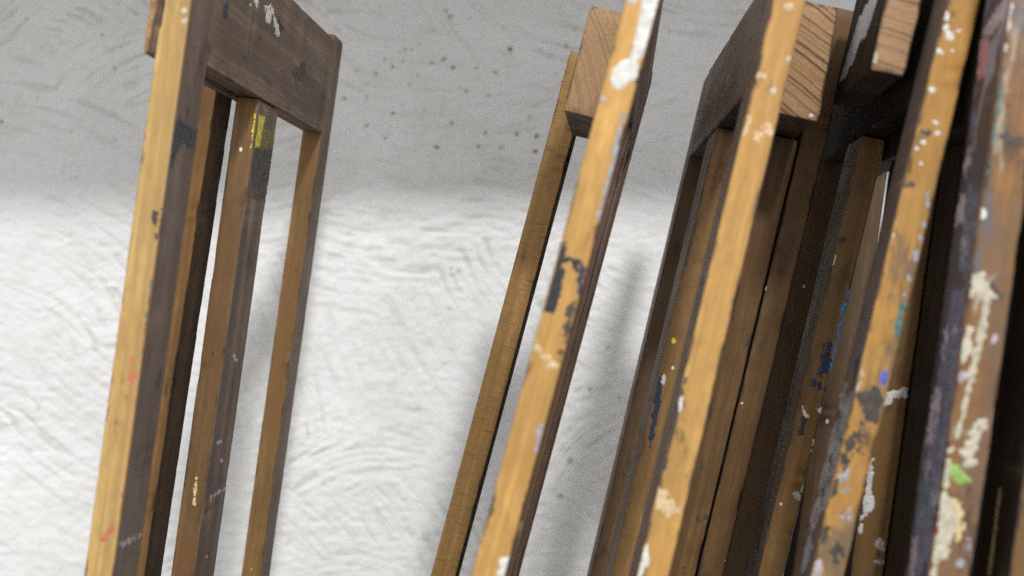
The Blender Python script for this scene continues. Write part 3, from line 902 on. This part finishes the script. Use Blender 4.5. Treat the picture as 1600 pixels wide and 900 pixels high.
smear(E4, e4_mid, 'cam', [(1252, 652), (1259, 654), (1254, 678), (1246, 680)], P_BLACK, 0.0003, 1.6)
smear(E4, e4_mid, 'cam', [(1274, 680), (1278, 684), (1272, 708), (1267, 708)], P_CREAM, 0.0006, 1.0)
smear(E4, e4_mid, 'cam', [(1300, 398), (1307, 400), (1305, 416), (1300, 414)], P_WHITE, 0.0006, 1.0, fade=0.15)
smear(E4, e4_mid, 'cam', blob(1316, 374, 7, 5), P_DIRT, 0.0002, 1.4, fade=0.2)
smear(E4, e4_mid, 'cam', blob(1254, 763, 3, 8, 0.3), P_GREEN, 0.0003, 0.9)
smear(E4, e4_mid, 'cam', [(1238, 772), (1250, 768), (1248, 780), (1240, 782)], P_GREY, 0.0003, 1.5, fade=0.3)

# easel 5
smear(E5, e5_mid, 'cam', [(1382, 612), (1396, 610), (1412, 606), (1418, 608), (1416, 622), (1400, 620), (1390, 630), (1380, 634)], P_WHITE, 0.001, 1.2)
smear(E5, e5_mid, 'cam', [(1357, 724), (1363, 718), (1362, 770), (1367, 786), (1360, 800), (1350, 812), (1345, 812), (1352, 770)], P_WHITE, 0.001, 1.4)
smear(E5, e5_mid, 'cam', [(1344, 816), (1349, 818), (1348, 832), (1343, 832)], P_WHITE, 0.0008, 0.8)
smear(E5, e5_mid, 'cam', [(1366, 846), (1374, 842), (1384, 850), (1378, 860), (1370, 856)], P_MAUVE, 0.0004, 1.8, fade=0.3)
smear(E5, e5_mid, 'cam', blob(1374, 877, 6, 4), P_MAUVE, 0.0004, 1.8, fade=0.3)
smear(E5, e5_near, 'left', [(1530, 66), (1544, 58), (1546, 80), (1538, 122), (1528, 124)], P_PINK, 0.0003, 1.6, fade=0.05)
smear(E5, e5_near, 'left', [(1534, 52), (1556, 16), (1572, -4), (1580, -4), (1572, 20), (1556, 44), (1546, 56)], P_MAUVE, 0.0003, 1.8, fade=0.2)
smear(E5, e5_near, 'cam', [(1571, 0), (1580, 0), (1574, 60), (1568, 78), (1566, 60)], P_WHITE, 0.0004, 1.2, fade=0.1)
smear(E5, e5_near, 'cam', [(1562, 90), (1568, 84), (1560, 170), (1544, 270), (1538, 290), (1542, 240)], P_TEAL, 0.0003, 1.4, fade=0.15)
smear(E5, e5_near, 'cam', blob(1534, 334, 7, 7), P_WHITE, 0.0008, 0.6)
smear(E5, e5_near, 'cam', [(1568, 212), (1590, 208), (1596, 224), (1580, 232), (1568, 226)], P_DIRT, 0.0003, 2.0, fade=0.2)
smear(E5, e5_near, 'left', [(1512, 290), (1530, 300), (1520, 400), (1508, 440), (1500, 420)], P_VIOLET, 0.0003, 2.2, fade=0.3)
smear(E5, e5_near, 'left', [(1500, 300), (1508, 306), (1508, 350), (1500, 350)], P_MAUVE, 0.0003, 1.6, fade=0.2)
smear(E5, e5_near, 'left', [(1488, 460), (1512, 440), (1500, 560), (1478, 700), (1456, 820), (1440, 900), (1418, 902), (1440, 760), (1462, 620)], P_VIOLET, 0.0003, 2.4, fade=0.3)
smear(E5, e5_near, 'left', [(1462, 600), (1472, 610), (1466, 660), (1456, 700), (1448, 690), (1454, 640)], P_MAUVE, 0.0004, 2.4, fade=0.3)
smear(E5, e5_near, 'left', [(1440, 746), (1448, 750), (1446, 800), (1438, 838), (1434, 820)], P_TEAL, 0.0003, 1.6, fade=0.15)
smear(E5, e5_near, 'left', [(1426, 838), (1436, 836), (1434, 876), (1428, 902), (1422, 902)], P_MAUVE, 0.0004, 2.0, fade=0.25)
smear(E5, e5_near, 'cam', [(1520, 430), (1536, 428), (1548, 452), (1560, 466), (1552, 470), (1530, 466), (1512, 468)], P_CREAM, 0.0006, 1.6)
smear(E5, e5_near, 'cam', [(1546, 434), (1556, 446), (1564, 462), (1560, 470), (1548, 452)], P_DIRT, 0.0003, 1.2)
smear(E5, e5_near, 'cam', [(1536, 470), (1548, 468), (1540, 520), (1522, 590), (1510, 640), (1498, 690), (1494, 684), (1506, 620), (1524, 540)], P_CREAM, 0.0008, 1.0)
smear(E5, e5_near, 'cam', [(1510, 510), (1520, 514), (1514, 560), (1506, 566), (1502, 540)], P_CREAM, 0.0005, 1.4)
smear(E5, e5_near, 'cam', [(1498, 584), (1516, 584), (1512, 594), (1496, 596)], P_MAUVE, 0.0004, 1.4)
smear(E5, e5_near, 'cam', blob(1554, 528, 6, 9), P_MAUVE, 0.0004, 1.2, fade=0.15)
for (xa, ya) in ((1533, 662), (1527, 676), (1521, 690), (1515, 704), (1514, 722)):
    smear(E5, e5_near, 'cam', blob(xa, ya, 13, 8, -0.5), P_CREAM, 0.001, 1.2)
smear(E5, e5_near, 'cam', [(1478, 700), (1496, 694), (1490, 708), (1478, 708)], P_CREAM, 0.0006, 1.2)
smear(E5, e5_near, 'cam', [(1486, 722), (1498, 730), (1510, 744), (1520, 750), (1500, 754), (1482, 744)], P_GREEN, 0.0006, 1.0)
smear(E5, e5_near, 'cam', [(1476, 720), (1486, 724), (1480, 770), (1494, 790), (1498, 820), (1482, 860), (1466, 880), (1462, 902), (1452, 902), (1460, 850), (1470, 800)], P_CREAM, 0.0008, 1.6)
smear(E5, e5_near, 'cam', [(1486, 780), (1496, 778), (1504, 800), (1504, 840), (1494, 846), (1492, 812)], P_BUFF, 0.0006, 1.4)
smear(E5, e5_near, 'cam', [(1461, 808), (1468, 812), (1468, 838), (1460, 838)], P_RED, 0.0008, 0.8)
smear(E5, e5_near, 'cam', blob(1500, 882, 9, 8), P_GREY, 0.0005, 1.6, fade=0.1)
smear(E5, e5_near, 'cam', blob(1512, 852, 5, 7), P_GREY, 0.0004, 1.4, fade=0.3)
for (xa, ya, w_, l_) in ((1500, 330, 5, 22), (1506, 390, 6, 26), (1490, 470, 6, 20), (1478, 540, 5, 30), (1492, 520, 4, 18), (1470, 590, 4, 26), (1462, 660, 6, 30),
                         (1476, 690, 4, 24), (1450, 730, 4, 26), (1462, 770, 5, 28), (1440, 800, 4, 26), (1448, 850, 6, 24), (1430, 870, 6, 26), (1512, 250, 4, 24), (1522, 190, 4, 26)):
    smear(E5, e5_near, 'left', blob(xa, ya, w_, l_, 0.14), random.choice((P_GREY, P_MAUVE, P_VIOLET, P_VIOLET)), 0.0003, 2.4, fade=0.3)
for (xa, ya, w_, l_) in ((1330, 690, 10, 16), (1302, 760, 8, 20), (1318, 720, 8, 10), (1290, 840, 10, 18), (1308, 860, 9, 14), (1345, 690, 6, 14)):
    smear(E4, e4_near, 'cam', blob(xa, ya, w_, l_, 0.2), random.choice((P_DIRT, P_DIRT, P_GREY)), 0.0002, 2.6, fade=0.45)
for (xa, ya, w_, l_) in ((1300, 690, 5, 30), (1288, 740, 5, 30), (1276, 800, 6, 30), (1262, 860, 6, 30), (1318, 620, 4, 26)):
    smear(E4, e4_near, 'left', blob(xa, ya, w_, l_, 0.22), random.choice((P_GREY, P_MAUVE, P_NAVY)), 0.0002, 2.6, fade=0.5)
# slot in the last upright
smear(E6, e6_near, 'left', [(1561, 762), (1565, 760), (1548, 900), (1543, 900)], P_BUFF, 0.0002, 0.5, name='slot_edge', fade=0.2)
